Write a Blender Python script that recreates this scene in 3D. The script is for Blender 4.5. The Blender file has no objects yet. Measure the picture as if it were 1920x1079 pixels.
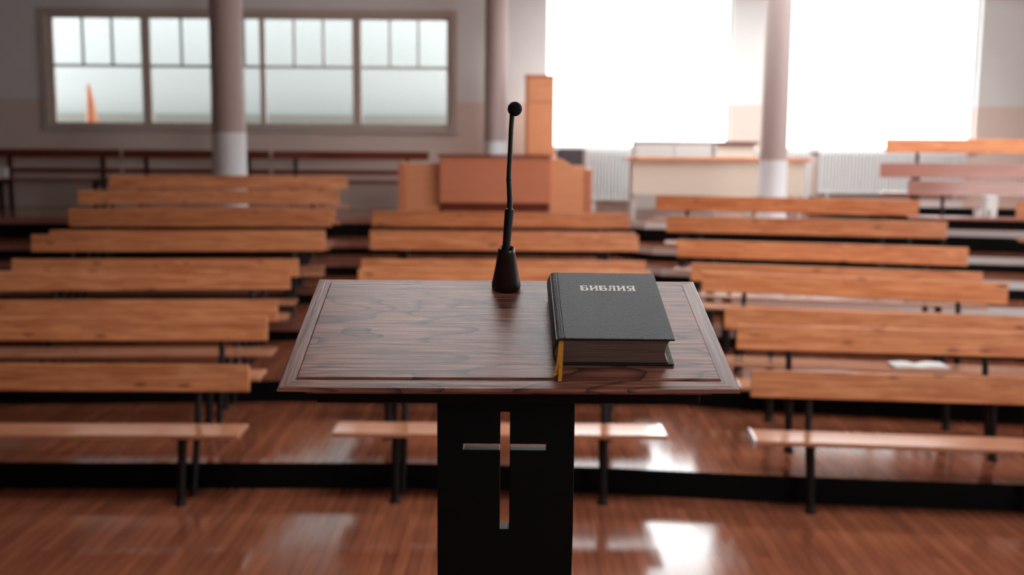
import bpy, bmesh, math, random
from mathutils import Vector, Matrix
random.seed(7)
PI = math.pi
scene = bpy.context.scene
col = scene.collection

# ------------------------------------------------------------------ camera
F, EYE = 1920.0, 2.3
PITCH, ROLL = math.atan(249.5 / 1920), .008
fw = Vector((0, math.cos(PITCH), -math.sin(PITCH)))
up0 = Vector((0, math.sin(PITCH), math.cos(PITCH)))
rt = Vector((1, 0, 0)) * math.cos(ROLL) + up0 * math.sin(ROLL)
up = -Vector((1, 0, 0)) * math.sin(ROLL) + up0 * math.cos(ROLL)
cd = bpy.data.cameras.new('camera')
cam = bpy.data.objects.new('camera', cd)
col.objects.link(cam)
cam.matrix_world = Matrix(((rt.x, up.x, -fw.x, 0), (rt.y, up.y, -fw.y, 0), (rt.z, up.z, -fw.z, EYE), (0, 0, 0, 1)))
cd.sensor_width = 36
cd.lens = 36 * F / 1920
cd.clip_start = .05
cd.dof.use_dof = True
cd.dof.focus_distance = 1.60
cd.dof.aperture_fstop = 3.4
scene.camera = cam

def at(px, py, Y):
    """world point seen at a pixel, at depth Y"""
    d = fw + rt * (px - 960) / F - up * (py - 539.5) / F
    return Vector((0, 0, EYE)) + d * (Y / d.y)

# ------------------------------------------------------------------ daylight
w = bpy.data.worlds.new('world'); scene.world = w; w.use_nodes = True
bg = w.node_tree.nodes['Background']
bg.inputs['Color'].default_value = (.98, .99, 1.0, 1)
SKY = 6.5
bg.inputs['Strength'].default_value = SKY

def portal(x, y, z, sx, sz, rot):
    l = bpy.data.lights.new('window_portal', 'AREA'); l.shape = 'RECTANGLE'; l.size = sx; l.size_y = sz
    l.cycles.is_portal = True
    o = bpy.data.objects.new('window_portal', l); col.objects.link(o); o.location = (x, y, z); o.rotation_euler = rot
YW = 17.0           # far wall face
CEIL = 5.7
XL, XR, YN = -10.2, 9.6, -3.5
WIN_BIG = [(.52, 3.55, 2.42, 5.2), (4.48, 7.58, 2.42, 5.2)]
WIN_RIGHT = [(4.6, 7.4, 2.2, 5.2), (8.2, 12.0, 2.3, 5.2)]      # y range in the right wall
WIN_NEAR = [(4.6, 8.4, 3.1, 5.2)]
UNSEEN_SKYLIGHT = (-1.3, 3.2, 4.9, 6.9)  # unseen roof opening, sized for the reflection on the lectern top
FILL_SKYLIGHT = (.6, 6.2, 12.0, 15.9)  # roof opening added out of view to brighten the far wall
for a, b, c, d in WIN_BIG: portal((a+b)/2, YW+.28, (c+d)/2, b-a, d-c, (-PI/2, 0, 0))
for a, b, c, d in WIN_RIGHT: portal(XR+.28, (a+b)/2, (c+d)/2, d-c, b-a, (0, PI/2, 0))
for a, b, c, d in WIN_NEAR: portal((a+b)/2, YN-.28, (c+d)/2, b-a, d-c, (PI/2, 0, 0))
for S_ in (UNSEEN_SKYLIGHT, FILL_SKYLIGHT): portal((S_[0]+S_[1])/2, (S_[2]+S_[3])/2, CEIL+.22, S_[1]-S_[0], S_[3]-S_[2], (0, 0, 0))
vs = scene.view_settings
vs.view_transform = 'Standard'; vs.look = 'None'; vs.gamma = 1; vs.use_curve_mapping = False
vs.exposure = 0.42

# ------------------------------------------------------------------ materials
def srgb(c):
    return tuple(((v/255)/12.92 if v <= 10 else (((v/255)+.055)/1.055)**2.4) for v in c) + (1,)
def new_mat(name):
    m = bpy.data.materials.new(name); m.use_nodes = True
    return m, m.node_tree.nodes, m.node_tree.links, m.node_tree.nodes['Principled BSDF']
def plain(name, c, rough=.5, metal=0, noise=0, coat=0, bump=0, nscale=8, spec=.5):
    m, N, L, b = new_mat(name)
    b.inputs['Base Color'].default_value = srgb(c); b.inputs['Roughness'].default_value = rough
    b.inputs['Metallic'].default_value = metal; b.inputs['Specular IOR Level'].default_value = spec; b.inputs['Coat Weight'].default_value = coat
    tc = N.new('ShaderNodeTexCoord'); n = N.new('ShaderNodeTexNoise'); n.inputs['Scale'].default_value = nscale
    n.inputs['Detail'].default_value = 5
    L.new(tc.outputs['Object'], n.inputs['Vector'])
    mx = N.new('ShaderNodeMix'); mx.data_type = 'RGBA'
    k = 1 - (noise or .05)
    mx.inputs[6].default_value = srgb(c); mx.inputs[7].default_value = tuple(v*k for v in srgb(c)[:3]) + (1,)
    L.new(n.outputs['Fac'], mx.inputs[0]); L.new(mx.outputs[2], b.inputs['Base Color'])
    if bump:
        bp = N.new('ShaderNodeBump'); bp.inputs['Strength'].default_value = bump; bp.inputs['Distance'].default_value = .002
        n2 = N.new('ShaderNodeTexNoise'); n2.inputs['Scale'].default_value = 400
        L.new(tc.outputs['Object'], n2.inputs['Vector']); L.new(n2.outputs['Fac'], bp.inputs['Height']); L.new(bp.outputs['Normal'], b.inputs['Normal'])
    return m
def wood(name, c1, c2, rough=.3, coat=0, stretch=(1, 14, 14), scale=2.0, knots=None, vary=.15, axis=0, bump=.1, dist=1.2, contrast=(.3, .7), spec=.5, wave=0):
    m, N, L, b = new_mat(name)
    tc = N.new('ShaderNodeTexCoord'); mp = N.new('ShaderNodeMapping'); oi = N.new('ShaderNodeObjectInfo')
    s = list(stretch)
    if axis == 1: s = [s[1], s[0], s[2]]
    if axis == 2: s = [s[2], s[1], s[0]]
    mp.inputs['Scale'].default_value = s
    off = N.new('ShaderNodeVectorMath'); off.operation = 'SCALE'; off.inputs[0].default_value = (13, 7, 5)
    L.new(oi.outputs['Random'], off.inputs['Scale'])
    add = N.new('ShaderNodeVectorMath'); add.operation = 'ADD'
    L.new(tc.outputs['Object'], add.inputs[0]); L.new(off.outputs[0], add.inputs[1])
    L.new(add.outputs[0], mp.inputs['Vector'])
    n = N.new('ShaderNodeTexNoise'); n.inputs['Scale'].default_value = scale; n.inputs['Detail'].default_value = 8
    n.inputs['Distortion'].default_value = dist; n.inputs['Roughness'].default_value = .62
    L.new(mp.outputs[0], n.inputs['Vector'])
    cr = N.new('ShaderNodeValToRGB'); cr.color_ramp.elements[0].position = contrast[0]; cr.color_ramp.elements[1].position = contrast[1]
    cr.color_ramp.elements[0].color = srgb(c2); cr.color_ramp.elements[1].color = srgb(c1)
    L.new(n.outputs['Fac'], cr.inputs[0])
    out = cr.outputs[0]; fac = n.outputs['Fac']
    if wave:      # growth-ring figure: contour lines of a stretched noise field
        mp2 = N.new('ShaderNodeMapping'); mp2.inputs['Scale'].default_value = (1.5, 6.5, 6.5); mp2.inputs['Location'].default_value = (.37, .1, 0)
        L.new(add.outputs[0], mp2.inputs['Vector'])
        n3 = N.new('ShaderNodeTexNoise'); n3.inputs['Scale'].default_value = 1.1; n3.inputs['Detail'].default_value = 2.0
        L.new(mp2.outputs[0], n3.inputs['Vector'])
        mu = N.new('ShaderNodeMath'); mu.operation = 'MULTIPLY'; mu.inputs[1].default_value = wave; L.new(n3.outputs['Fac'], mu.inputs[0])
        fr = N.new('ShaderNodeMath'); fr.operation = 'FRACT'; L.new(mu.outputs[0], fr.inputs[0])
        rr = N.new('ShaderNodeValToRGB'); e = rr.color_ramp.elements
        e[0].position = 0; e[0].color = (.16, .16, .18, 1); e[1].position = .30; e[1].color = (1, 1, 1, 1)
        e2 = e.new(.97); e2.color = (.85, .85, .85, 1)
        L.new(fr.outputs[0], rr.inputs[0])
        mm = N.new('ShaderNodeMix'); mm.data_type = 'RGBA'; mm.blend_type = 'MULTIPLY'; mm.inputs[0].default_value = .9
        L.new(out, mm.inputs[6]); L.new(rr.outputs[0], mm.inputs[7]); out = mm.outputs[2]
    if knots:
        mpk = N.new('ShaderNodeMapping'); mpk.inputs['Scale'].default_value = (1, 3.2, 3.2)
        L.new(add.outputs[0], mpk.inputs['Vector'])
        v = N.new('ShaderNodeTexVoronoi'); v.inputs['Scale'].default_value = knots; v.inputs['Randomness'].default_value = 1
        L.new(mpk.outputs[0], v.inputs['Vector'])
        kr = N.new('ShaderNodeValToRGB'); kr.color_ramp.elements[0].position = .05; kr.color_ramp.elements[1].position = .17
        kr.color_ramp.elements[0].color = (.12, .07, .05, 1); kr.color_ramp.elements[1].color = (1, 1, 1, 1)
        L.new(v.outputs['Distance'], kr.inputs[0])
        mm = N.new('ShaderNodeMix'); mm.data_type = 'RGBA'; mm.blend_type = 'MULTIPLY'; mm.inputs[0].default_value = .8
        L.new(out, mm.inputs[6]); L.new(kr.outputs[0], mm.inputs[7]); out = mm.outputs[2]
    hs = N.new('ShaderNodeHueSaturation')
    mr = N.new('ShaderNodeMapRange'); mr.inputs[3].default_value = 1 - vary; mr.inputs[4].default_value = 1 + vary
    L.new(oi.outputs['Random'], mr.inputs[0]); L.new(mr.outputs[0], hs.inputs['Value']); L.new(out, hs.inputs['Color'])
    L.new(hs.outputs[0], b.inputs['Base Color'])
    b.inputs['Roughness'].default_value = rough; b.inputs['Coat Weight'].default_value = coat; b.inputs['Coat Roughness'].default_value = .12
    b.inputs['Specular IOR Level'].default_value = spec
    bp = N.new('ShaderNodeBump'); bp.inputs['Strength'].default_value = bump; bp.inputs['Distance'].default_value = .001
    L.new(fac, bp.inputs['Height']); L.new(bp.outputs['Normal'], b.inputs['Normal'])
    return m
def floor_mat(name, c1, c2, rough=.2):
    m, N, L, b = new_mat(name)
    tc = N.new('ShaderNodeTexCoord'); mp = N.new('ShaderNodeMapping'); mp.inputs['Rotation'].default_value = (0, 0, PI/2)
    L.new(tc.outputs['Object'], mp.inputs['Vector'])
    br = N.new('ShaderNodeTexBrick'); br.inputs['Scale'].default_value = 1; br.inputs['Brick Width'].default_value = 1.3
    br.inputs['Row Height'].default_value = .072; br.inputs['Mortar Size'].default_value = .0015; br.offset = .37
    br.inputs['Color1'].default_value = srgb(c1); br.inputs['Color2'].default_value = srgb(c2); br.inputs['Mortar'].default_value = srgb((40, 20, 14))
    L.new(mp.outputs[0], br.inputs['Vector'])
    n = N.new('ShaderNodeTexNoise'); mp2 = N.new('ShaderNodeMapping'); mp2.inputs['Scale'].default_value = (22, 1.6, 1)
    L.new(tc.outputs['Object'], mp2.inputs['Vector']); L.new(mp2.outputs[0], n.inputs['Vector']); n.inputs['Scale'].default_value = 1.4; n.inputs['Detail'].default_value = 6
    rmp = N.new('ShaderNodeValToRGB'); rmp.color_ramp.elements[0].position = .25; rmp.color_ramp.elements[0].color = (.55, .5, .48, 1); rmp.color_ramp.elements[1].position = .75
    L.new(n.outputs['Fac'], rmp.inputs[0])
    mm = N.new('ShaderNodeMix'); mm.data_type = 'RGBA'; mm.blend_type = 'MULTIPLY'; mm.inputs[0].default_value = .8
    L.new(br.outputs['Color'], mm.inputs[6]); L.new(rmp.outputs[0], mm.inputs[7]); L.new(mm.outputs[2], b.inputs['Base Color'])
    b.inputs['Roughness'].default_value = rough
    n4 = N.new('ShaderNodeTexNoise'); n4.inputs['Scale'].default_value = 2.2; n4.inputs['Detail'].default_value = 3
    L.new(tc.outputs['Object'], n4.inputs['Vector'])
    mr = N.new('ShaderNodeMapRange'); mr.inputs[3].default_value = rough*.6; mr.inputs[4].default_value = rough*1.7
    L.new(n4.outputs['Fac'], mr.inputs[0]); L.new(mr.outputs[0], b.inputs['Roughness'])
    bp = N.new('ShaderNodeBump'); bp.inputs['Strength'].default_value = .12; bp.inputs['Distance'].default_value = .001
    L.new(n.outputs['Fac'], bp.inputs['Height']); L.new(bp.outputs['Normal'], b.inputs['Normal'])
    return m
def wall_mat(name, upper, lower, zs):
    m, N, L, b = new_mat(name)
    tc = N.new('ShaderNodeNewGeometry'); sp = N.new('ShaderNodeSeparateXYZ'); L.new(tc.outputs['Position'], sp.inputs[0])
    g = N.new('ShaderNodeMath'); g.operation = 'GREATER_THAN'; g.inputs[1].default_value = zs; L.new(sp.outputs['Z'], g.inputs[0])
    mx = N.new('ShaderNodeMix'); mx.data_type = 'RGBA'; mx.inputs[6].default_value = srgb(lower); mx.inputs[7].default_value = srgb(upper)
    L.new(g.outputs[0], mx.inputs[0])
    n = N.new('ShaderNodeTexNoise'); n.inputs['Scale'].default_value = 3; n.inputs['Detail'].default_value = 6; L.new(tc.outputs['Position'], n.inputs['Vector'])
    r = N.new('ShaderNodeMapRange'); r.inputs[3].default_value = .94; r.inputs[4].default_value = 1.04; L.new(n.outputs['Fac'], r.inputs[0])
    hs = N.new('ShaderNodeHueSaturation'); L.new(r.outputs[0], hs.inputs['Value']); L.new(mx.outputs[2], hs.inputs['Color']); L.new(hs.outputs[0], b.inputs['Base Color'])
    b.inputs['Roughness'].default_value = .7
    return m
def glass_mat():
    m, N, L, b = new_mat('window_glass'); N.remove(b)
    o = N['Material Output']; t = N.new('ShaderNodeBsdfTransparent'); t.inputs[0].default_value = (.95, .97, .97, 1)
    g = N.new('ShaderNodeBsdfGlossy'); g.inputs['Roughness'].default_value = .02
    mx = N.new('ShaderNodeMixShader'); fr = N.new('ShaderNodeFresnel'); fr.inputs[0].default_value = 1.2
    L.new(fr.outputs[0], mx.inputs[0]); L.new(t.outputs[0], mx.inputs[1]); L.new(g.outputs[0], mx.inputs[2]); L.new(mx.outputs[0], o.inputs[0])
    return m
M = dict(
    pine=wood('orange_pine', (232, 160, 110), (188, 110, 68), rough=.34, knots=2.6, contrast=(.36, .62), vary=.13, bump=.15),
    pine_seat=wood('varnished_pine', (216, 154, 118), (176, 110, 80), rough=.24, coat=.8, knots=1.4, vary=.10, bump=.1),
    gloss_seat=wood('high_gloss_pine', (216, 164, 134), (182, 124, 96), rough=.1, coat=1, vary=.06, bump=.03),
    redwood=wood('red_brown_wood', (132, 58, 34), (88, 34, 22), rough=.35, vary=.1),
    faded=wood('faded_red_wood', (186, 132, 116), (158, 100, 86), rough=.3, coat=.5, vary=.1),
    desk=wood('desk_wood', (222, 156, 114), (204, 130, 90), rough=.4, vary=.04, contrast=(.2, .8)),
    deskred=wood('desk_panel_wood', (208, 132, 98), (190, 114, 82), rough=.4, vary=.04, contrast=(.2, .8)),
    cabinet=wood('cabinet_wood', (226, 156, 112), (206, 130, 88), rough=.4, axis=2, vary=.03, contrast=(.2, .8)),
    leg=plain('dark_leg_paint', (18, 10, 9), .5, spec=.25),
    steel=plain('black_steel', (10, 9, 10), .45),
    lect=wood('oiled_oak', (196, 134, 114), (112, 68, 56), rough=.3, coat=0, spec=.27, stretch=(1.3, 46, 46), scale=4.0, dist=.4, contrast=(.38, .60), vary=0, bump=.5, wave=16),
    lectend=wood('oiled_oak_end', (180, 126, 110), (104, 66, 56), rough=.3, coat=0, spec=.27, axis=1, stretch=(1.3, 46, 46), scale=5, dist=.5, contrast=(.34, .64), vary=0, bump=.5),
    ped=plain('black_stained_board', (4, 4, 6), .5, noise=.3, spec=.25),
    rubber=plain('black_plastic', (10, 11, 13), .45),
    foam=plain('black_foam', (12, 15, 18), .95, bump=.8, noise=.3),
    conewood=wood('dark_turned_wood', (44, 24, 21), (22, 12, 11), rough=.32, axis=2, vary=0, scale=6),
    leather=plain('black_leather', (27, 29, 32), .42, noise=.15, bump=.9, nscale=30),
    pages=wood('dark_page_edges', (150, 122, 110), (78, 56, 49), rough=.5, stretch=(1, 3, 90), scale=9, vary=0),
    cream=plain('cream_paper', (205, 170, 140), .8),
    foil=plain('silver_foil', (226, 218, 208), .45, metal=.2),
    ribbon=plain('orange_ribbon', (252, 170, 52), .5, noise=.3, nscale=200),
    paper=plain('white_paper', (238, 238, 236), .6),
    maroon=plain('maroon_cover', (96, 22, 34), .5),
    floor=floor_mat('parquet', (152, 90, 64), (126, 72, 52), .11),
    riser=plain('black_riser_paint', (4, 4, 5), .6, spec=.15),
    wall=wall_mat('two_tone_paint', (228, 229, 228), (224, 204, 194), 3.14),
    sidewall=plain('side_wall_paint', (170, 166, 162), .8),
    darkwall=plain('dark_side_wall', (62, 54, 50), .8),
    ceil=plain('ceiling_paint', (226, 226, 224), .9),
    frame=plain('window_frame_paint', (198, 182, 174), .5),
    bar=plain('window_bar_paint', (78, 80, 84), .5),
    white=plain('white_enamel', (226, 228, 228), .4),
    greywhite=plain('pale_grey_panel', (206, 204, 202), .6),
    creampanel=plain('cream_panel', (226, 212, 196), .6),
    colup=plain('column_upper_tone', (176, 156, 152), .6),  # columns are mauve above the split height, near white below
    collow=plain('column_lower_tone', (222, 222, 226), .55),
    chair=plain('dark_grey_cloth', (74, 66, 72), .8, noise=.3),
    navy=plain('navy_cloth', (28, 40, 60), .8),
    outwall=plain('outer_render', (136, 139, 138), .9),
    outground=plain('outer_ground', (104, 104, 98), .9),
    outpost=wood('outer_wood', (190, 120, 84), (160, 92, 60), rough=.6, axis=2, vary=0),
    glass=glass_mat(),
)

# ------------------------------------------------------------------ mesh helpers
def box(bm, x0, x1, y0, y1, z0, z1, mi=0):
    v = [bm.verts.new((x, y, z)) for x in (x0, x1) for y in (y0, y1) for z in (z0, z1)]
    for q in ((0, 1, 3, 2), (4, 6, 7, 5), (0, 4, 5, 1), (2, 3, 7, 6), (0, 2, 6, 4), (1, 5, 7, 3)):
        f = bm.faces.new([v[i] for i in q]); f.material_index = mi
    return v
def prism(bm, poly, z0, z1, mtop=0, mside=0):
    a = [bm.verts.new((x, y, z0)) for x, y in poly]; b = [bm.verts.new((x, y, z1)) for x, y in poly]
    bm.faces.new(list(reversed(a))); f = bm.faces.new(b); f.material_index = mtop
    n = len(poly)
    for i in range(n):
        f = bm.faces.new((a[i], a[(i+1) % n], b[(i+1) % n], b[i])); f.material_index = mside
def tube(bm, pts, rad, seg=12, cap=True):
    pts = [Vector(p) for p in pts]; rr = rad if isinstance(rad, (list, tuple)) else [rad]*len(pts)
    rings = []
    ref = Vector((0, 1, .01)) if abs((pts[-1]-pts[0]).normalized().y) < .9 else Vector((1, 0, 0))
    for i, p in enumerate(pts):
        t = (pts[min(i+1, len(pts)-1)] - pts[max(i-1, 0)]).normalized()
        a = t.cross(ref).normalized(); b = t.cross(a)
        rings.append([bm.verts.new(p + (a*math.cos(2*PI*k/seg) + b*math.sin(2*PI*k/seg))*rr[i]) for k in range(seg)])
    for i in range(len(rings)-1):
        for k in range(seg):
            bm.faces.new((rings[i][k], rings[i][(k+1) % seg], rings[i+1][(k+1) % seg], rings[i+1][k]))
    if cap:
        bm.faces.new(list(reversed(rings[0]))); bm.faces.new(rings[-1])
def lathe(bm, prof, seg=32, off=(0, 0, 0)):
    rings = [[bm.verts.new((off[0]+r*math.cos(2*PI*k/seg), off[1]+r*math.sin(2*PI*k/seg), off[2]+z)) for k in range(seg)] for r, z in prof]
    for i in range(len(rings)-1):
        for k in range(seg):
            bm.faces.new((rings[i][k], rings[i][(k+1) % seg], rings[i+1][(k+1) % seg], rings[i+1][k]))
    bm.faces.new(list(reversed(rings[0]))); bm.faces.new(rings[-1])
def plate(bm, xs, zs, holes, y0, y1, swap=False):
    """slab between y0 and y1 cut into cells, holes = set of missing (i, j)"""
    nx, nz = len(xs)-1, len(zs)-1
    V = {}
    def P(i, j, y):
        k = (i, j, y)
        if k not in V: V[k] = bm.verts.new((y, xs[i], zs[j]) if swap else (xs[i], y, zs[j]))
        return V[k]
    solid = lambda i, j: 0 <= i < nx and 0 <= j < nz and (i, j) not in holes
    for i in range(nx):
        for j in range(nz):
            if not solid(i, j): continue
            bm.faces.new((P(i, j, y0), P(i+1, j, y0), P(i+1, j+1, y0), P(i, j+1, y0)))
            bm.faces.new((P(i, j, y1), P(i, j+1, y1), P(i+1, j+1, y1), P(i+1, j, y1)))
            for di, dj, a, b in ((-1, 0, (i, j), (i, j+1)), (1, 0, (i+1, j), (i+1, j+1)), (0, -1, (i, j), (i+1, j)), (0, 1, (i, j+1), (i+1, j+1))):
                if not solid(i+di, j+dj):
                    bm.faces.new((P(*a, y0), P(*b, y0), P(*b, y1), P(*a, y1)))
def obj(name, bm, mats, parent=None, bevel=0, smooth=False, seg=2):
    bmesh.ops.recalc_face_normals(bm, faces=bm.faces)
    me = bpy.data.meshes.new(name); bm.to_mesh(me); bm.free()
    for m in (mats if isinstance(mats, list) else [mats]): me.materials.append(m)
    o = bpy.data.objects.new(name, me); col.objects.link(o)
    if parent: o.parent = parent
    if smooth:
        for p in me.polygons: p.use_smooth = True
        me.set_sharp_from_angle(angle=math.radians(40))
    if bevel:
        md = o.modifiers.new('bevel', 'BEVEL'); md.width = bevel; md.segments = seg; md.limit_method = 'ANGLE'
    return o
def thing(name, label, cat, loc=(0, 0, 0), rot=(0, 0, 0), group=None):
    o = bpy.data.objects.new(name, None); col.objects.link(o); o.empty_display_size = .1
    o.location = loc; o.rotation_euler = rot; o['label'] = label; o['category'] = cat
    if group: o['group'] = group
    return o
def tag(o, label, cat, group=None):
    o['label'] = label; o['category'] = cat
    if group: o['group'] = group
    return o
def struct(name, bm, mats, parent=None, **k):
    o = obj(name, bm, mats, parent, **k)
    if not parent: o['kind'] = 'structure'
    return o
def nb(): return bmesh.new()
def bx(name, d, m, parent=None, bevel=0, **k):
    bm = nb(); box(bm, *d); return obj(name, bm, m, parent, bevel, **k)

# ------------------------------------------------------------------ room shell
bm = nb(); box(bm, XL, XR, YN, YW, -.2, 0); struct('floor', bm, M['floor'])
TZ = [0, .185, .37, .555, .75, .95, 1.13, 1.40]
EDGE = {
    1: [(XL, 6.66), (-3.5, 6.78), (-.8, 6.84), (.6, 6.78), (1.6, 6.64), (3.3, 6.48), (XR, 5.9)],
    2: [(XL, 8.05), (-5, 8.34), (-2, 8.56), (1.3, 8.60), (1.7, 8.47), (4.3, 7.98), (XR, 6.9)],
    3: [(XL, 9.90), (-5, 10.2), (-2.1, 10.48), (1.4, 10.52), (1.75, 10.40), (4.6, 9.74), (XR, 8.5)],
    4: [(XL, 11.1), (-5.2, 11.54), (-2.1, 11.84), (1.35, 11.92), (1.75, 11.42), (4.7, 10.72), (XR, 9.5)],
    5: [(XL, 12.1), (-5.4, 12.50), (-2.2, 12.98), (1.4, 13.0), (1.8, 12.3), (4.8, 11.40), (XR, 10.2)],
    6: [(XL, 12.5), (-5.5, 13.02), (-2.2, 13.70), (1.4, 13.7), (1.8, 13.1), (5.2, 12.30), (XR, 11.1)],
    7: [(XL, 13.4), (-5.5, 14.1), (-2.2, 14.5), (1.4, 14.4), (1.8, 13.9), (5.2, 13.1), (XR, 11.9)],
}
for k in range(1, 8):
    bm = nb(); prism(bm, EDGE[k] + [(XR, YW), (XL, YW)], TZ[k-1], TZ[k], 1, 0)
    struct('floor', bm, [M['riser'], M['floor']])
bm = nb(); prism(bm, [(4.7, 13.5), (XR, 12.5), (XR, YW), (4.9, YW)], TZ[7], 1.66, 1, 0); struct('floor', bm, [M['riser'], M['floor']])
bm = nb(); box(bm, -3, 3, YN, 2.5, 0, .85); struct('floor', bm, [M['lectend']], bevel=.01)      # pulpit platform

def tread_band(k, n0, x0, x1, mat, n):  # added band along a step edge, standing in for the visible tread
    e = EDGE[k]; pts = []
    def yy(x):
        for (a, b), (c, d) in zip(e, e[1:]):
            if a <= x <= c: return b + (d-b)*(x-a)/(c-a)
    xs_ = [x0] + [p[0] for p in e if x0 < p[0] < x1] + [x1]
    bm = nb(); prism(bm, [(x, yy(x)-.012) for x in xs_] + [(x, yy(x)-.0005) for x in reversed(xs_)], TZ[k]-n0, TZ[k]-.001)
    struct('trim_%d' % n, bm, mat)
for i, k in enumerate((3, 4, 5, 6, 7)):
    tread_band(k, .085, 1.05, XR, M['white'], 11+i)  # white bands: window reflections on the treads, put in as colour
    tread_band(k, .085, XL, 1.04, M['lectend'], 21+i)
def span_wall(name, wins, a, b, f0, f1, mat, swap=False, extra=()):
    allw = list(wins) + list(extra)
    xs = sorted({a, b} | {v for w_ in allw for v in w_[:2]}); zs = sorted({0, CEIL} | {v for w_ in allw for v in w_[2:4]})
    holes = set()
    for i in range(len(xs)-1):
        for j in range(len(zs)-1):
            cx, cz = (xs[i]+xs[i+1])/2, (zs[j]+zs[j+1])/2
            if any(w_[0] < cx < w_[1] and w_[2] < cz < w_[3] for w_ in allw): holes.add((i, j))
    bm = nb(); plate(bm, xs, zs, holes, f0, f1, swap); return struct(name, bm, mat)
STRIP = (-7.60, -1.02, 2.72, 4.50)
span_wall('wall_far', WIN_BIG, XL, XR, YW, YW+.3, M['wall'], extra=[STRIP])
span_wall('wall_right', WIN_RIGHT, YN, YW, XR, XR+.3, M['sidewall'], swap=True)
span_wall('wall_left', [], YN, YW, XL-.3, XL, M['darkwall'], swap=True)
span_wall('wall_near', WIN_NEAR, XL, XR, YN-.3, YN, M['sidewall'])
def slab_xy(bm, xs, ys, holes, z0, z1):
    t_ = nb(); plate(t_, xs, ys, holes, z0, z1)
    for v in t_.verts: v.co = Vector((v.co.x, v.co.z, v.co.y))
    me = bpy.data.meshes.new('tmp'); t_.to_mesh(me); t_.free(); bm.from_mesh(me); bpy.data.meshes.remove(me)
xs_ = sorted({XL, XR} | {v for S_ in (UNSEEN_SKYLIGHT, FILL_SKYLIGHT) for v in S_[:2]}); ys_ = sorted({YN, YW} | {v for S_ in (UNSEEN_SKYLIGHT, FILL_SKYLIGHT) for v in S_[2:]})
holes = {(i, j) for i in range(len(xs_)-1) for j in range(len(ys_)-1) if any(S_[0] < (xs_[i]+xs_[i+1])/2 < S_[1] and S_[2] < (ys_[j]+ys_[j+1])/2 < S_[3] for S_ in (UNSEEN_SKYLIGHT, FILL_SKYLIGHT))}
bm = nb(); slab_xy(bm, xs_, ys_, holes, CEIL, CEIL+.2); struct('ceiling', bm, M['ceil'])

# windows ---------------------------------------------------------------
def frame_bars(bm, x0, x1, z0, z1, t, y0, y1):
    box(bm, x0, x1, y0, y1, z0, z0+t); box(bm, x0, x1, y0, y1, z1-t, z1)
    box(bm, x0, x0+t, y0, y1, z0+t, z1-t); box(bm, x1-t, x1, y0, y1, z0+t, z1-t)
nwin = [0]
def window(label=None):
    nwin[0] += 1
    o = bpy.data.objects.new('window_%d' % nwin[0], None); col.objects.link(o); o['kind'] = 'structure'; return o
for i, (a, b, c, d) in enumerate(WIN_BIG):
    wn = window()
    bm = nb(); frame_bars(bm, a, b, c, d, .035, YW+.14, YW+.19); obj('window_frame', bm, M['white'], wn, .004)
    bm = nb(); box(bm, a-.03, b+.03, YW-.05, YW+.13, c-.04, c-.001); obj('window_sill', bm, M['white'], wn, .008)
    bm = nb(); box(bm, a+.035, b-.035, YW+.16, YW+.168, c+.035, d-.035); obj('pane', bm, M['glass'], wn)
    if i == 1:
        bm = nb(); box(bm, 6.70, 6.714, YW+.15, YW+.164, c+.035, d-.035); box(bm, 6.714, b-.035, YW+.15, YW+.164, 3.80, 3.812); obj('glazing_bar', bm, M['white'], wn)
for (a, b, c, d) in WIN_RIGHT:
    wn = window(); bm = nb()
    box(bm, XR+.14, XR+.19, a, b, c, c+.05); box(bm, XR+.14, XR+.19, a, b, d-.05, d); box(bm, XR+.14, XR+.19, a, a+.05, c, d); box(bm, XR+.14, XR+.19, b-.05, b, c, d)
    for q in (1, 2): box(bm, XR+.14, XR+.19, a+(b-a)*q/3-.02, a+(b-a)*q/3+.02, c+.05, d-.05)
    obj('window_frame', bm, M['white'], wn)
for (a, b, c, d) in WIN_NEAR:
    wn = window(); bm = nb(); frame_bars(bm, a, b, c, d, .05, YN-.19, YN-.14); obj('window_frame', bm, M['white'], wn)
for sa, sb, sc, sd in (UNSEEN_SKYLIGHT, FILL_SKYLIGHT):  # frames for the roof openings out of view; the second is added fill
    wn = window(); bm = nb()
    for q in range(1, 4): xx = sa+(sb-sa)*q/4; box(bm, xx-.03, xx+.03, sc+.05, sd-.05, CEIL+.08, CEIL+.16)
    box(bm, sa, sb, sc, sc+.05, CEIL+.08, CEIL+.16); box(bm, sa, sb, sd-.05, sd, CEIL+.08, CEIL+.16)
    obj('window_frame', bm, M['white'], wn)
    bm = nb(); box(bm, sa, sb, sc+.05, sd-.05, CEIL+.17, CEIL+.18); obj('pane', bm, M['glass'], wn)
# strip of four inner windows in one casing
LT = [(-7.52, -6.06), (-5.93, -4.36), (-4.02, -2.62), (-2.50, -1.09)]
LT = [(-7.51, -6.07), (-5.93, -4.14), (-4.06, -2.63), (-2.49, -1.09)]
x_edges = [STRIP[0]] + [v for p in LT for v in p] + [STRIP[1]]
wn = window()
bm = nb(); frame_bars(bm, STRIP[0]-.10, STRIP[1]+.10, STRIP[2]-.10, STRIP[3]+.10, .11, YW-.035, YW-.001); obj('window_frame', bm, M['frame'], wn, .006)
bm = nb()
zb, zt, zm = STRIP[2]+.055, STRIP[3]-.05, 3.69
for i in range(0, len(x_edges), 2): box(bm, x_edges[i], x_edges[i+1], YW+.02, YW+.10, STRIP[2], STRIP[3])
box(bm, STRIP[0], STRIP[1], YW+.025, YW+.095, STRIP[2], zb); box(bm, STRIP[0], STRIP[1], YW+.025, YW+.095, zt, STRIP[3])
obj('mullion', bm, M['frame'], wn)
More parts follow.
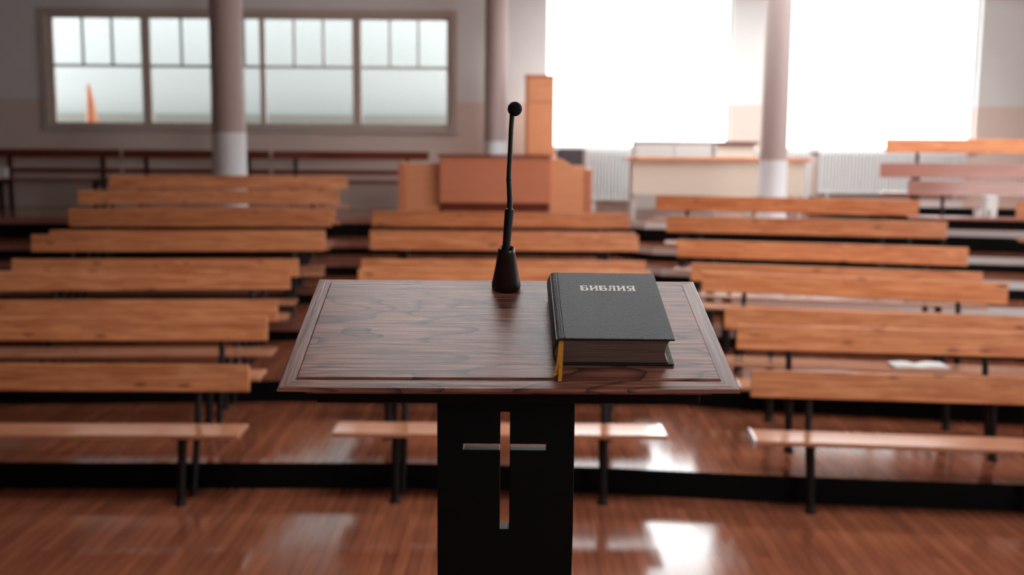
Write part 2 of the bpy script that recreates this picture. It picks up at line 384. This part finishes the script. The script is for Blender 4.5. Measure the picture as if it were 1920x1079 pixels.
for i, (a, b) in enumerate(LT):
    mt = M['bar'] if i < 2 else M['frame']
    bm = nb(); box(bm, a, b, YW+.04, YW+.08, zm-.02, zm+.02)
    n = 3
    for q in range(1, n + (i == 1)):
        xx = a + (.51*q if i == 1 else (b-a)*q/n); box(bm, xx-.016, xx+.016, YW+.042, YW+.078, zm+.02, zt)
    obj('glazing_bar', bm, mt, wn)
    bm = nb(); box(bm, a, b, YW+.055, YW+.061, zb, zt); obj('pane', bm, M['glass'], wn)
# rendered wall and yard seen through them
bm = nb(); box(bm, -12, -.2, 20.0, 20.3, -.2, 9.0); struct('wall_outside', bm, M['outwall'])
bm = nb(); box(bm, -12, -.2, 19.7, 19.98, -.2, 3.02); struct('trim_1', bm, M['outground'])
bm = nb(); box(bm, -12, -.2, YW+.3, 20.3, -.4, -.2); struct('floor_outside', bm, M['outground'])
p = at(172, 220, 17.9)
bm = nb(); tube(bm, [(0, 0, -2.9), (0, 0, .15), (-.01, 0, .45), (-.03, 0, .68), (-.035, 0, .76)], [.12, .09, .06, .035, .01], 16)
o = obj('wooden_post', bm, M['outpost'], smooth=True); o.location = (p.x, 17.9, 2.9-.2)
tag(o, 'tapered orange post seen through the leftmost window pane', 'post')
for i, (a, b, z) in enumerate([(.0, .52, 4.86), (3.55, 4.48, 4.86), (7.58, XR, 4.86)]):
    bm = nb(); box(bm, a, b, YW-.08, YW-.001, z, z+.07); struct('trim_%d' % (i+2), bm, M['greywhite'], bevel=.01)

# columns ---------------------------------------------------------------
def column(px, Y, r, z0, zsplit, label):
    x = at(px, 200, Y).x
    t = thing('column', label, 'column', (x, Y, z0), group='round columns of the hall')
    bm = nb(); lathe(bm, [(r*1.12, 0), (r*1.12, .12), (r*1.03, .16), (r*1.02, zsplit-z0)], 40); obj('column_base', bm, M['collow'], t, smooth=True)
    bm = nb(); lathe(bm, [(r*1.02, zsplit-z0), (r*.97, CEIL-.35-z0)], 40); obj('shaft', bm, M['colup'], t, smooth=True)
    bm = nb(); lathe(bm, [(r*.97, CEIL-.35-z0), (r*1.15, CEIL-.28-z0), (r*1.2, CEIL-z0)], 40); obj('capital', bm, M['colup'], t, smooth=True)
column(428, 14.95, .235, TZ[7], 2.58, 'round pillar rising behind the left block of benches')
column(930, 16.3, .18, TZ[7], 2.5, 'slim round pillar between the window strip and the tall wooden cabinet')
column(1454, 13.85, .178, TZ[7], 2.25, 'round pillar between the two big bright windows')

# ------------------------------------------------------------------ benches
ORD = ['front', 'second', 'third', 'fourth', 'fifth', 'sixth', 'seventh', 'eighth', 'ninth', 'tenth', 'rearmost']
def bench(xl, Yl, xr, Yr, z, label, group, legs=(), hh=.77, cap=False, mats=None, sz=.462):  # cap: adds the white strip over the left end of the seat
    """xl,Yl / xr,Yr: ends of the backrest's front face"""
    L_ = math.hypot(xr-xl, Yr-Yl); a = math.atan2(Yr-Yl, xr-xl)
    n = Vector((-math.sin(a), math.cos(a), 0))
    o = Vector(((xl+xr)/2, (Yl+Yr)/2, z)) - n*.33
    t = thing('bench', label, 'bench', o, (0, 0, a), group)
    pm, sm, lm = mats or (M['pine'], M['pine_seat'], M['leg'])
    h = L_/2
    bm = nb(); box(bm, -h, h, 0, .29, sz-.032, sz); obj('seat', bm, sm, t, .006)
    b = nb()
    v = box(b, -h, h, 0, .03, -.092, .092); obj_b = obj('backrest', b, pm, t, .005)
    obj_b.location = (0, .325, hh); obj_b.rotation_euler = (-.10, 0, 0)
    legs = legs or (-h+.38, h-.38)
    for x in legs:
        g = nb(); tube(g, [(x, -.03, .014), (x, .05, sz-.06), (x, .055, sz-.032)], [.026, .030, .036], 12); lathe(g, [(.036, 0), (.036, .014), (.024, .034)], 14, (x, -.03, 0)); obj('leg', g, lm, t, smooth=True)
        g = nb(); tube(g, [(x+.03, .15, .0), (x+.03, .30, .42), (x+.03, .378, hh+.06)], [.022, .024, .022], 10); obj('back_post', g, lm, t, smooth=True)
        g = nb(); box(g, x-.012, x+.018, .03, .27, sz-.067, sz-.032); obj('bracket', g, lm, t)
    if cap:
        g = nb(); box(g, -h-.012, -h-.0005, -.012, .302, .42, .47); c = obj('end_strip', g, M['white'], t, .004); c['label'] = 'white strip at the end of the seat'  # plain white strip over the left end of the seat
    return t
LEFT = [(-5.1, 6.80, -1.79, 6.85, 0), (-5.15, 7.62, -1.88, 7.77, 1), (-5.1, 8.50, -2.01, 8.68, 1), (-5.1, 9.05, -2.05, 9.39, 2), (-4.98, 10.12, -2.17, 10.33, 2),
        (-5.12, 10.86, -2.06, 11.22, 3), (-5.2, 11.48, -2.16, 11.80, 3), (-5.17, 11.93, -2.16, 12.22, 4), (-5.39, 12.42, -2.22, 12.84, 4), (-5.51, 13.01, -2.30, 13.64, 5), (-5.3, 13.50, -2.27, 14.10, 6)]
MID = [(-1.19, 6.93, 1.04, 6.93, 0), (-1.3, 7.8, 1.1, 7.8, 1), (-1.38, 8.7, 1.2, 8.7, 1), (-1.44, 9.5, 1.3, 9.5, 2), (-1.54, 10.38, 1.36, 10.38, 2),
       (-1.59, 11.42, 1.41, 11.42, 3), (-1.66, 11.88, 1.43, 11.88, 3), (-1.70, 12.35, 1.41, 12.35, 4)]
RIGHT = [(1.63, 6.82, 4.95, 6.50, 0), (1.69, 7.58, 4.98, 7.18, 1), (1.78, 8.47, 5.0, 7.93, 1), (1.77, 9.48, 4.29, 8.78, 2), (1.80, 10.26, 4.45, 9.62, 2),
         (1.75, 10.86, 4.55, 10.18, 3), (1.78, 11.83, 4.75, 11.18, 4), (1.79, 12.82, 4.74, 11.98, 5)]
def hh_for(side, i): return .77
for side, rows in (('left', LEFT), ('middle', MID), ('right', RIGHT)):
    n = len(rows)
    for i, (xl, Yl, xr, Yr, k) in enumerate(rows):
        nm = ORD[i] if not (i == n-1) else 'rearmost'
        lab = 'orange pine bench with plank backrest, %s row of the %s block' % (nm, side)
        if i == 0: lab = 'orange pine bench on thin dark legs, %s row of the %s block nearest the lectern' % (nm, side)
        legs = ()
        if side == 'middle' and i == 0: legs = (-.69, .69)
        if side == 'right': L_ = math.hypot(xr-xl, Yr-Yl); legs = (-L_/2+.36, L_/2-1.55, L_/2-.36) if i < 3 else (-L_/2+.36, L_/2-.42)
        bench(xl, Yl, xr, Yr, TZ[k], lab, 'pine benches of the %s block' % side, legs, cap=(side == 'right' and i == 0), sz=.585 if (side == 'right' and i > 2) else .462,
              mats=(M['pine'], M['gloss_seat'], M['leg']) if side == 'right' and i else None)
RG = 'benches at the rear right'
pink = (M['faded'], M['faded'], M['leg'])
bench(5.72, 11.65, 8.6, 10.8, TZ[5], 'pine bench at the right edge of the photo, end just in view', RG)
bench(4.95, 13.75, 8.6, 13.0, 1.66, 'long pine bench highest at the rear right under the bright window', RG, hh=.80)
bench(4.75, 13.35, 8.4, 12.5, TZ[7], 'faded red bench just below the highest one at the rear right', RG, hh=.74, mats=pink)
bench(4.9, 12.75, 8.2, 12.0, TZ[6], 'faded red bench third from the top at the rear right', RG, hh=.80, mats=pink)
# dark red benches along the far wall
for i, (a, b) in enumerate([(-9.9, -6.3), (-6.25, -3.9), (-3.85, -1.35)]):
    t = thing('wall_bench', ['dark brown bench along the far wall at the left corner', 'dark brown bench along the far wall left of the round pillar', 'red-brown bench along the far wall between the left pillar and the desk'][i], 'bench', ((a+b)/2, 16.2, TZ[7]), group='benches along the far wall')
    h = (b-a)/2
    bm = nb(); box(bm, -h, h, .33, .37, .80, .93); obj('backrest', bm, M['redwood'], t, .006)
    bm = nb(); box(bm, -h, h, .33, .36, .56, .63); obj('back_rail', bm, M['redwood'], t, .006)
    bm = nb(); box(bm, -h, h, 0, .32, .42, .46); obj('seat', bm, M['redwood'], t, .006)
    for x in (-h+.35, h-.35) if i else (-h+.35, 0, h-.3):
        g = nb(); box(g, x-.03, x+.03, .37, .42, 0, .90); obj('post', g, M['steel'], t, .004)
        g = nb(); box(g, x-.03, x+.03, .03, .09, 0, .42); box(g, x-.025, x+.025, .09, .37, .36, .42); obj('leg', g, M['steel'], t, .004)

# ------------------------------------------------------------------ organ-like desk and cabinet behind the middle block
Yd = 14.95; zb = TZ[7]
a, b = at(747, 340, Yd).x, at(1109, 340, Yd).x
cx = (a+b)/2; h = (b-a)/2
t = thing('desk', 'wide orange wooden desk with raised centre panel behind the middle benches', 'desk', (cx, Yd, zb))
H = 2.30 - zb
def q(px): return at(px, 340, Yd).x - cx
bm = nb(); box(bm, q(825), q(1031), -.12, -.07, .20, H-.045); obj('front_panel', bm, M['deskred'], t, .006)
bm = nb(); box(bm, q(827), q(1029), -.055, -.03, 0, .30); obj('kick_board', bm, M['redwood'], t, .004)
bm = nb(); box(bm, q(822), q(1034), -.14, .62, H-.04, H); obj('desktop', bm, M['redwood'], t, .008)
bm = nb(); box(bm, q(760), q(824), -.03, 0.0, 0, H-.14); obj('side_panel', bm, M['desk'], t, .005)
bm = nb()
pts = [(q(1032), 0), (q(1105), 0), (q(1105), H-.20), (q(1075), H-.17), (q(1052), H-.06), (q(1032), H-.05)]
A = [bm.verts.new((x, -.03, z)) for x, z in pts]; B = [bm.verts.new((x, 0, z)) for x, z in pts]
bm.faces.new(A); bm.faces.new(list(reversed(B)))
for i in range(len(pts)): bm.faces.new((A[i], B[i], B[(i+1) % 6], A[(i+1) % 6]))
obj('side_panel', bm, M['desk'], t, .005)
for x0, x1, hh in ((q(747), q(759), H-.12), (q(1098), q(1110), H-.20)):
    bm = nb(); box(bm, x0, x1, -.05, .62, 0, hh); obj('end_panel', bm, M['deskred'], t, .006)
bm = nb(); box(bm, q(759), q(1098), .56, .60, 0, H-.16); obj('back_panel', bm, M['desk'], t, .005)

Yc = 15.9
x0, x1 = at(985, 200, Yc).x, at(1040, 200, Yc).x
zt = at(1010, 140, Yc).z
t = thing('tall_cabinet', 'tall narrow wooden cabinet standing at the left edge of the bright window', 'cabinet', ((x0+x1)/2, Yc, zb), (0, 0, .0))
h = (x1-x0)/2; HC = zt - zb
bm = nb(); box(bm, -h, h, .02, .40, .06, HC-.03); obj('body', bm, M['cabinet'], t, .006)
bm = nb(); box(bm, -h+.035, h-.01, 0, .019, .10, .92); obj('door', bm, M['cabinet'], t, .004)
bm = nb(); box(bm, -h+.035, h-.01, 0, .019, .93, HC-.42); obj('door', bm, M['cabinet'], t, .004)
bm = nb(); box(bm, -h+.035, h-.01, 0, .019, HC-.41, HC-.04); obj('door', bm, M['desk'], t, .004)
bm = nb(); box(bm, -h-.01, h+.01, -.01, .41, HC-.03, HC); obj('top_board', bm, M['deskred'], t, .004)
bm = nb(); box(bm, -h+.02, h-.02, .04, .38, 0, .06); obj('plinth', bm, M['redwood'], t)

# upholstered chair right of the cabinet
p = at(1072, 300, 16.0)
t = thing('chair', 'dark grey upholstered chair between the tall cabinet and the radiator', 'chair', (p.x, 16.0, zb))
bm = nb(); box(bm, -.19, .19, .16, .22, .50, 1.00); obj('backrest', bm, M['chair'], t, .04, seg=4)
bm = nb(); box(bm, -.21, .21, -.22, .20, .42, .49); obj('seat', bm, M['chair'], t, .02)
bm = nb(); box(bm, -.225, -.195, .12, .20, .50, .98); obj('side_cushion', bm, M['navy'], t, .01)
for sx in (-.18, .18):
    for sy in (-.18, .17):
        bm = nb(); tube(bm, [(sx, sy, 0), (sx, sy, .42)], .015, 8); obj('leg', bm, M['steel'], t)

# radiators: ribbed white panels under the windows
def radiator(xa, xb, y, z0, z1, label):
    t = thing('radiator', label, 'radiator', ((xa+xb)/2, y, zb), group='white radiators under the bright windows')
    h = (xb-xa)/2
    bm = nb(); n = int((xb-xa)/.055)
    for i in range(n):
        x = -h + (i+.5)*(xb-xa)/n; box(bm, x-.017, x+.017, -.055, .055, z0, z1)
    obj('ribs', bm, M['white'], t, .008)
    bm = nb(); box(bm, -h, h, -.02, .02, z0+.03, z0+.07); box(bm, -h, h, -.02, .02, z1-.07, z1-.03); obj('header_pipe', bm, M['white'], t, .008)
    for x in (-h+.15, h-.15):
        bm = nb(); box(bm, x-.02, x+.02, -.03, .03, 0, z0+.03); obj('foot', bm, M['white'], t)
radiator(1.18, 3.3, YW-.12, .16, .99, 'long white ribbed radiator under the left bright window')
radiator(3.95, 4.85, YW-.12, .16, .99, 'short white ribbed radiator behind the right pillar')
radiator(5.0, 7.4, YW-.12, .30, 1.0, 'white ribbed radiator under the right bright window')

# tables with thin orange tops, rear right
def table(pa, pb, Y, ztop, depth, label, top, panel, zpan=.35):
    xa, xb = at(pa, 296, Y).x, at(pb, 296, Y).x; h = (xb-xa)/2; hz = ztop - zb
    t = thing('table', label, 'table', ((xa+xb)/2, Y, zb), group='long tables at the rear')
    bm = nb(); box(bm, -h, h, 0, depth, hz-.05, hz); obj('tabletop', bm, top, t, .006)
    bm = nb(); box(bm, -h+.06, h-.06, .05, .07, zpan, hz-.051); obj('front_panel', bm, panel, t, .004)
    for sx in (-h+.1, h-.1):
        for sy in (.1, depth-.06):
            bm = nb(); box(bm, sx-.025, sx+.025, sy-.02, sy+.02, 0, hz-.051); obj('leg', bm, M['greywhite'], t)
table(1178, 1520, 14.6, 2.285, .6, 'long table with a thin orange top and cream front beside the right pillar', M['pine'], M['creampanel'])
table(1335, 1422, 16.0, 2.53, .5, 'short reddish-topped table against the wall left of the right pillar', M['redwood'], M['creampanel'], .1)
xa, xb = at(1190, 280, 15.6).x, at(1335, 280, 15.6).x
t = thing('low_cupboard', 'pale grey low cupboard in front of the left bright window', 'cupboard', ((xa+xb)/2, 15.6, zb))
h = (xb-xa)/2
bm = nb(); box(bm, -h, h, .02, .42, 0, 1.10); obj('body', bm, M['greywhite'], t, .006)
for i in range(2):
    bm = nb(); box(bm, -h+.02+i*h, -.02+i*h, 0, .019, .08, 1.06); obj('door', bm, M['greywhite'], t, .004)
bm = nb(); box(bm, -h-.01, h+.01, -.01, .43, 1.10, 1.13); obj('top_board', bm, M['greywhite'], t, .004)

# ------------------------------------------------------------------ small things on the benches
def seat_point(row, fx, fy=.14):
    xl, Yl, xr, Yr, k = row; a = math.atan2(Yr-Yl, xr-xl); n = Vector((-math.sin(a), math.cos(a)))
    d = Vector((math.cos(a), math.sin(a)))
    c = Vector((xl, Yl)) + d*fx - n*(.33-fy)
    return (c.x, c.y, TZ[k]+.4625), a
loc, a = seat_point(RIGHT[2], 1.52, .13)
t = thing('booklet', 'open white booklet with a maroon cover on the right block third bench seat', 'booklet', loc, (0, 0, a+.12))
bm = nb(); box(bm, -.22, .22, -.10, .10, 0, .004); obj('cover', bm, M['maroon'], t)
for s in (-1, 1):
    bm = nb(); A = []
    for i in range(7):
        u = i/6; x = s*u*.21; z = .004 + .028*math.sin(min(1, u*1.6)*PI/2)*(1-u*.55)
        A.append([bm.verts.new((x, -.095, z)), bm.verts.new((x, .095, z)), bm.verts.new((x, .095, .0042)), bm.verts.new((x, -.095, .0042))])
    for i in range(6):
        for k in range(4): bm.faces.new((A[i][k], A[i+1][k], A[i+1][(k+1) % 4], A[i][(k+1) % 4]))
    bm.faces.new(A[0]); bm.faces.new(list(reversed(A[-1])))
    obj('page_stack', bm, M['paper'], t)
def cup(loc, label, r=.045, hh=.09):
    bm = nb(); lathe(bm, [(r*.7, 0), (r, hh), (r*1.06, hh), (r*1.06, hh+.006), (r*.9, hh+.006), (r*.62, .01), (.002, .008)], 20)
    return tag(obj('paper_cup', bm, M['white'], smooth=True), label, 'cup', 'small white cups at the right edge').__setattr__('location', loc)
cl1, a = seat_point((4.9, 12.75, 8.2, 12.0, 6), .76, .06); cl2, a = seat_point((4.9, 12.75, 8.2, 12.0, 6), .90, .06)
cup(cl1, 'small white cup on a faded bench seat, left one of the pair at right edge')
cup(cl2, 'small white cup on a faded bench seat, right one of the pair at right edge')
bm = nb(); box(bm, -.075, .075, -.05, .05, 0, .26)
o = tag(obj('carton', bm, M['greywhite'], bevel=.006), 'small pale carton standing behind the two white cups at the rear right', 'box'); o.location = seat_point((4.9, 12.75, 8.2, 12.0, 6), .92, .20)[0]; o.rotation_euler = (0, 0, .2)
bm = nb(); box(bm, -.09, .09, -.05, .05, 0, .17)
o = tag(obj('carton', bm, M['white'], bevel=.006), 'small white carton on the wall bench at the left edge', 'box'); o.location = (at(4, 338, 16.35).x, 16.35, TZ[7]+.4605)

# ------------------------------------------------------------------ lectern
LO = Vector((-.0022, 1.4224, 1.9713)); LR = (.294, .0007, .0197)
lect = thing('lectern', 'dark oak lectern with a sloping top and a cross cut through its black pedestal', 'lectern', (LO.x, 1.6, .85))
ML = Matrix.Translation(LO) @ Matrix.Rotation(LR[2], 4, 'Z') @ Matrix.Rotation(LR[1], 4, 'Y') @ Matrix.Rotation(LR[0], 4, 'X')
inv = Matrix.Translation(lect.location).inverted()
W2, DP = .33, .384
def on_top(o): o.parent = lect; o.matrix_parent_inverse = Matrix(); o.matrix_basis = inv @ ML; return o
# moulded frame: lower lip, cove, step
def ring(bm, x0, x1, y0, y1, z): return [bm.verts.new(p) for p in ((x0, y0, z), (x1, y0, z), (x1, y1, z), (x0, y1, z))]
bm = nb()
prof = [(.034, -.030), (.030, -.020), (.016, -.0155), (.006, -.0105), (.0012, -.0085), (0, -.0070), (.0006, -.0038), (.0022, -.0024), (.012, -.0020)]
R_ = [ring(bm, -W2+i, W2-i, i*1.0, DP-i, z) for i, z in prof]
R_.append(ring(bm, -W2+.0230, W2-.0230, .0250, DP-.0185, -.0020)); inn = ring(bm, -W2+.0231, W2-.0231, .0254, DP-.0187, -.0036); R_.append(inn)
for u, v in zip(R_, R_[1:]):
    for k in range(4):
        f = bm.faces.new((u[k], u[(k+1) % 4], v[(k+1) % 4], v[k])); f.material_index = 0 if k in (0, 2) else 1
bm.faces.new(list(reversed(R_[0]))); bm.faces.new(R_[-1])
on_top(obj('edge_frame', bm, [M['lect'], M['lectend']]))
bm = nb()
prof = [(-.0003, -.0034), (0, -.003), (0, -.0012), (.0010, -.0002), (.0022, .0004)]
R_ = [ring(bm, -W2+.0235+i, W2-.0235-i, .027+i, DP-.019-i, z) for i, z in prof]
for u, v in zip(R_, R_[1:]):
    for k in range(4): bm.faces.new((u[k], u[(k+1) % 4], v[(k+1) % 4], v[k]))
bm.faces.new(list(reversed(R_[0]))); bm.faces.new(R_[-1])
on_top(obj('top_panel', bm, M['lect']))
bm = nb(); box(bm, -.285, .285, .05, .34, -.056, -.0302); on_top(obj('support_board', bm, M['ped'], bevel=.003))
# pedestal board with the cross cut through
Yp = 1.55; tk = .032
xc = -.009
def px_(x): return x - lect.location.x
xs = [-.1145, -.0745, xc-.0075, xc+.0075, .0565, .0990]
zs = [.90, 1.7145, 1.8425, 1.8525, 1.9035, 1.955]
holes = {(2, 1), (2, 2), (2, 3), (1, 2), (3, 2)}
bm = nb(); plate(bm, xs, zs, holes, Yp, Yp+tk)
for v in bm.verts:
    if v.co.z < 1: v.co.x = v.co.x + (-.012 if v.co.x > .09 else (.0 if v.co.x < -.1 else 0))
bmesh.ops.translate(bm, verts=bm.verts, vec=-lect.location)
o = obj('pedestal', bm, M['ped'], lect, .0012, seg=2)
bm = nb(); box(bm, -.20, .18, -.14, .22, 0, .05); obj('base', bm, M['ped'], lect, .006)

# ------------------------------------------------------------------ microphone on the lectern
base = ML @ Vector((-.0015, .345, .0007))
mic = thing('microphone', 'black gooseneck microphone in a dark cone base on the lectern top', 'microphone', base, (0, 0, 0))
bm = nb(); lathe(bm, [(.0235, 0), (.0250, .003), (.0250, .008), (.0232, .016), (.0185, .042), (.0148, .066), (.0142, .072), (.0125, .074), (.0095, .072), (.0090, .060)], 40)
o = obj('cone_base', bm, M['conewood'], mic, smooth=True); o.rotation_euler = (LR[0], 0, LR[2])
Ym = base.y - .021
def mp(px, py): return at(px, py, Ym) - base
bm = nb(); tube(bm, [mp(948.6, 470), mp(949.3, 462), mp(955.0, 397), mp(955.5, 393), mp(955.6, 391)], [.0062, .0066, .0078, .0076, .005], 20); obj('handle', bm, M['rubber'], mic, smooth=True)
bm = nb(); tube(bm, [mp(955.8, 396), mp(956, 375), mp(955.2, 352), mp(954.2, 338), mp(954.6, 322), mp(956.5, 285), mp(958.5, 240), mp(960.5, 212), mp(963, 206)], [.0047, .0046, .0045, .0044, .0041, .0040, .0040, .0041, .0041], 16); obj('gooseneck', bm, M['rubber'], mic, smooth=True)
bm = nb(); bmesh.ops.create_uvsphere(bm, u_segments=32, v_segments=20, radius=.0121)
o = obj('foam_windscreen', bm, M['foam'], mic, smooth=True); o.location = mp(965.3, 204.5)
bm = nb(); bmesh.ops.create_uvsphere(bm, u_segments=16, v_segments=10, radius=.0049); o = obj('neck_joint', bm, M['rubber'], mic, smooth=True); o.location = mp(954.3, 337)

# ------------------------------------------------------------------ black bible
bw, bl, bt = .170, .243, .0445
MB = ML @ Matrix.Translation((.0725, .066, .0012)) @ Matrix.Rotation(math.radians(-.6), 4, 'Z')
bib = thing('book', 'thick black hardcover bible with orange ribbons lying on the lectern top', 'book')
bib.matrix_world = MB
def part(name, bm, m, **k): return obj(name, bm, m, bib, **k)
bm = nb(); box(bm, .004, bw, 0, bl, bt-.0032, bt); fc = part('front_cover', bm, M['leather'], bevel=.0011, seg=3)
bm = nb(); box(bm, .004, bw+.002, 0, bl, 0, .0032); part('back_cover', bm, M['leather'], bevel=.0011, seg=3)
# rounded spine with a joint groove
bm = nb(); sec = []
n = 14
for i in range(n+1):
    th = PI/2 + PI*i/n
    sec.append((.004 + math.cos(th)*.0125, bt/2 + math.sin(th)*(bt/2)))
inner = [(x*1.0 + (.0022 if i not in (0, n) else .0), bt/2 + (z-bt/2)*.90) for i, (x, z) in enumerate(sec)]
for ys in (0,):
    A = [[bm.verts.new((x, y, z)) for x, z in sec] for y in (0, bl)]
    B = [[bm.verts.new((x, y, z)) for x, z in inner] for y in (0, bl)]
for i in range(n):
    bm.faces.new((A[0][i], A[0][i+1], A[1][i+1], A[1][i])); bm.faces.new((B[0][i], B[1][i], B[1][i+1], B[0][i+1]))
    bm.faces.new((A[0][i], B[0][i], B[0][i+1], A[0][i+1])); bm.faces.new((A[1][i], A[1][i+1], B[1][i+1], B[1][i]))
for i in (0, n): bm.faces.new((A[0][i], A[1][i], B[1][i], B[0][i]))
part('spine', bm, M['leather'], smooth=True)
bm = nb(); tube(bm, [(.0085, .002, bt+.0001), (.0085, bl-.002, bt+.0001)], .0012, 8); part('joint_ridge', bm, M['leather'], smooth=True)
# page block with a hollow fore-edge
bm = nb(); sec = [(-.004, .0034), (-.0065, bt/2), (-.004, bt-.0034)]
for i in range(9):
    u = i/8; z = (bt-.0034) + (.0068-bt)*u; x = bw-.006 - .0068*math.sin(PI*u)**.8; sec.append((x, z))
A = [bm.verts.new((x, .004, z)) for x, z in sec]; B = [bm.verts.new((x, bl-.004, z)) for x, z in sec]
bm.faces.new(A); bm.faces.new(list(reversed(B)))
for i in range(len(sec)):
    f = bm.faces.new((A[i], B[i], B[(i+1) % len(sec)], A[(i+1) % len(sec)]))
    if 2 < i < 11: f.material_index = 1
part('page_block', bm, [M['pages'], M['cream']])
# ribbons hanging out of the spine end
def ribbon(pts, wdt):
    bm = nb(); P_ = [Vector(p) for p in pts]; rows = []
    for i, p in enumerate(P_):
        rows.append([bm.verts.new(p + Vector((-wdt/2, 0, 0))), bm.verts.new(p + Vector((wdt/2, 0, 0))), bm.verts.new(p + Vector((wdt/2, .0002, .0005))), bm.verts.new(p + Vector((-wdt/2, .0002, .0005)))])
    for u, v in zip(rows, rows[1:]):
        for k in range(4): bm.faces.new((u[k], u[(k+1) % 4], v[(k+1) % 4], v[k]))
    bm.faces.new(rows[0]); bm.faces.new(list(reversed(rows[-1])))
    part('ribbon_bookmark', bm, M['ribbon'])
ribbon([(.0035, .006, .039), (.0022, -.002, .036), (.0010, -.012, .024), (-.0015, -.020, .010), (-.0040, -.026, .0020), (-.0062, -.0330, .0008)], .0052)
ribbon([(.0045, .006, .038), (.0040, -.0025, .034), (.0030, -.014, .020), (.0022, -.024, .007), (.0016, -.036, .0006), (.0008, -.0405, .0002), (.0004, -.0455, -.0018)], .0056)
# title in slab-serif capitals
def strokes(ch):
    s = .17
    if ch == 'Б': return [(0, .1, .28, .9), (0, 0, .72, .13), (0, .87, .74, 1), (.10, 0, .30, 1), (.64, .74, .74, 1), (.3, .48, .72, .6), (.62, .08, .84, .52)]
    if ch == 'И': return [(.08, 0, .28, 1), (.66, 0, .86, 1), (0, 0, .36, .12), (0, .88, .36, 1), (.58, 0, .94, .12), (.58, .88, .94, 1), 'diag']
    if ch == 'Л': return [(.66, 0, .86, 1), (.58, 0, .94, .12), (.24, .88, .94, 1), (.30, .3, .44, .9), (.10, 0, .36, .16), (.22, .1, .38, .4)]
    if ch == 'Я': return [(.64, 0, .84, 1), (.56, 0, .92, .12), (.16, .88, .92, 1), (.20, .42, .7, .54), (.04, .5, .26, .92), (.30, .12, .48, .46), (.02, 0, .42, .13)]
bm = nb(); x = 0
title = 'БИБЛИЯ'; cw, chh = .0150, .0195
for ch in title:
    if ch == 'Л': x -= .10
    if ch in 'ИЯ' and x > .5: x += .02
    for s in strokes(ch):
        if s == 'diag':
            P_ = [(.24, .22), (.24, .40), (.70, .80), (.70, .62)]
            lo = [bm.verts.new(((x+u)*cw, v*chh, 0)) for u, v in P_]; hi = [bm.verts.new(((x+u)*cw, v*chh, .0003)) for u, v in P_]
            bm.faces.new(list(reversed(lo))); bm.faces.new(hi)
            for i in range(4): bm.faces.new((lo[i], lo[(i+1) % 4], hi[(i+1) % 4], hi[i]))
        else: box(bm, (x+s[0])*cw, (x+s[2])*cw, s[1]*chh, s[3]*chh, 0, .0003)
    x += .96 if ch == 'Б' else 1.04
tt = obj('title_lettering', bm, M['foil'], fc); tt.location = (.0430, .170, bt); tt['label'] = 'pale title lettering'
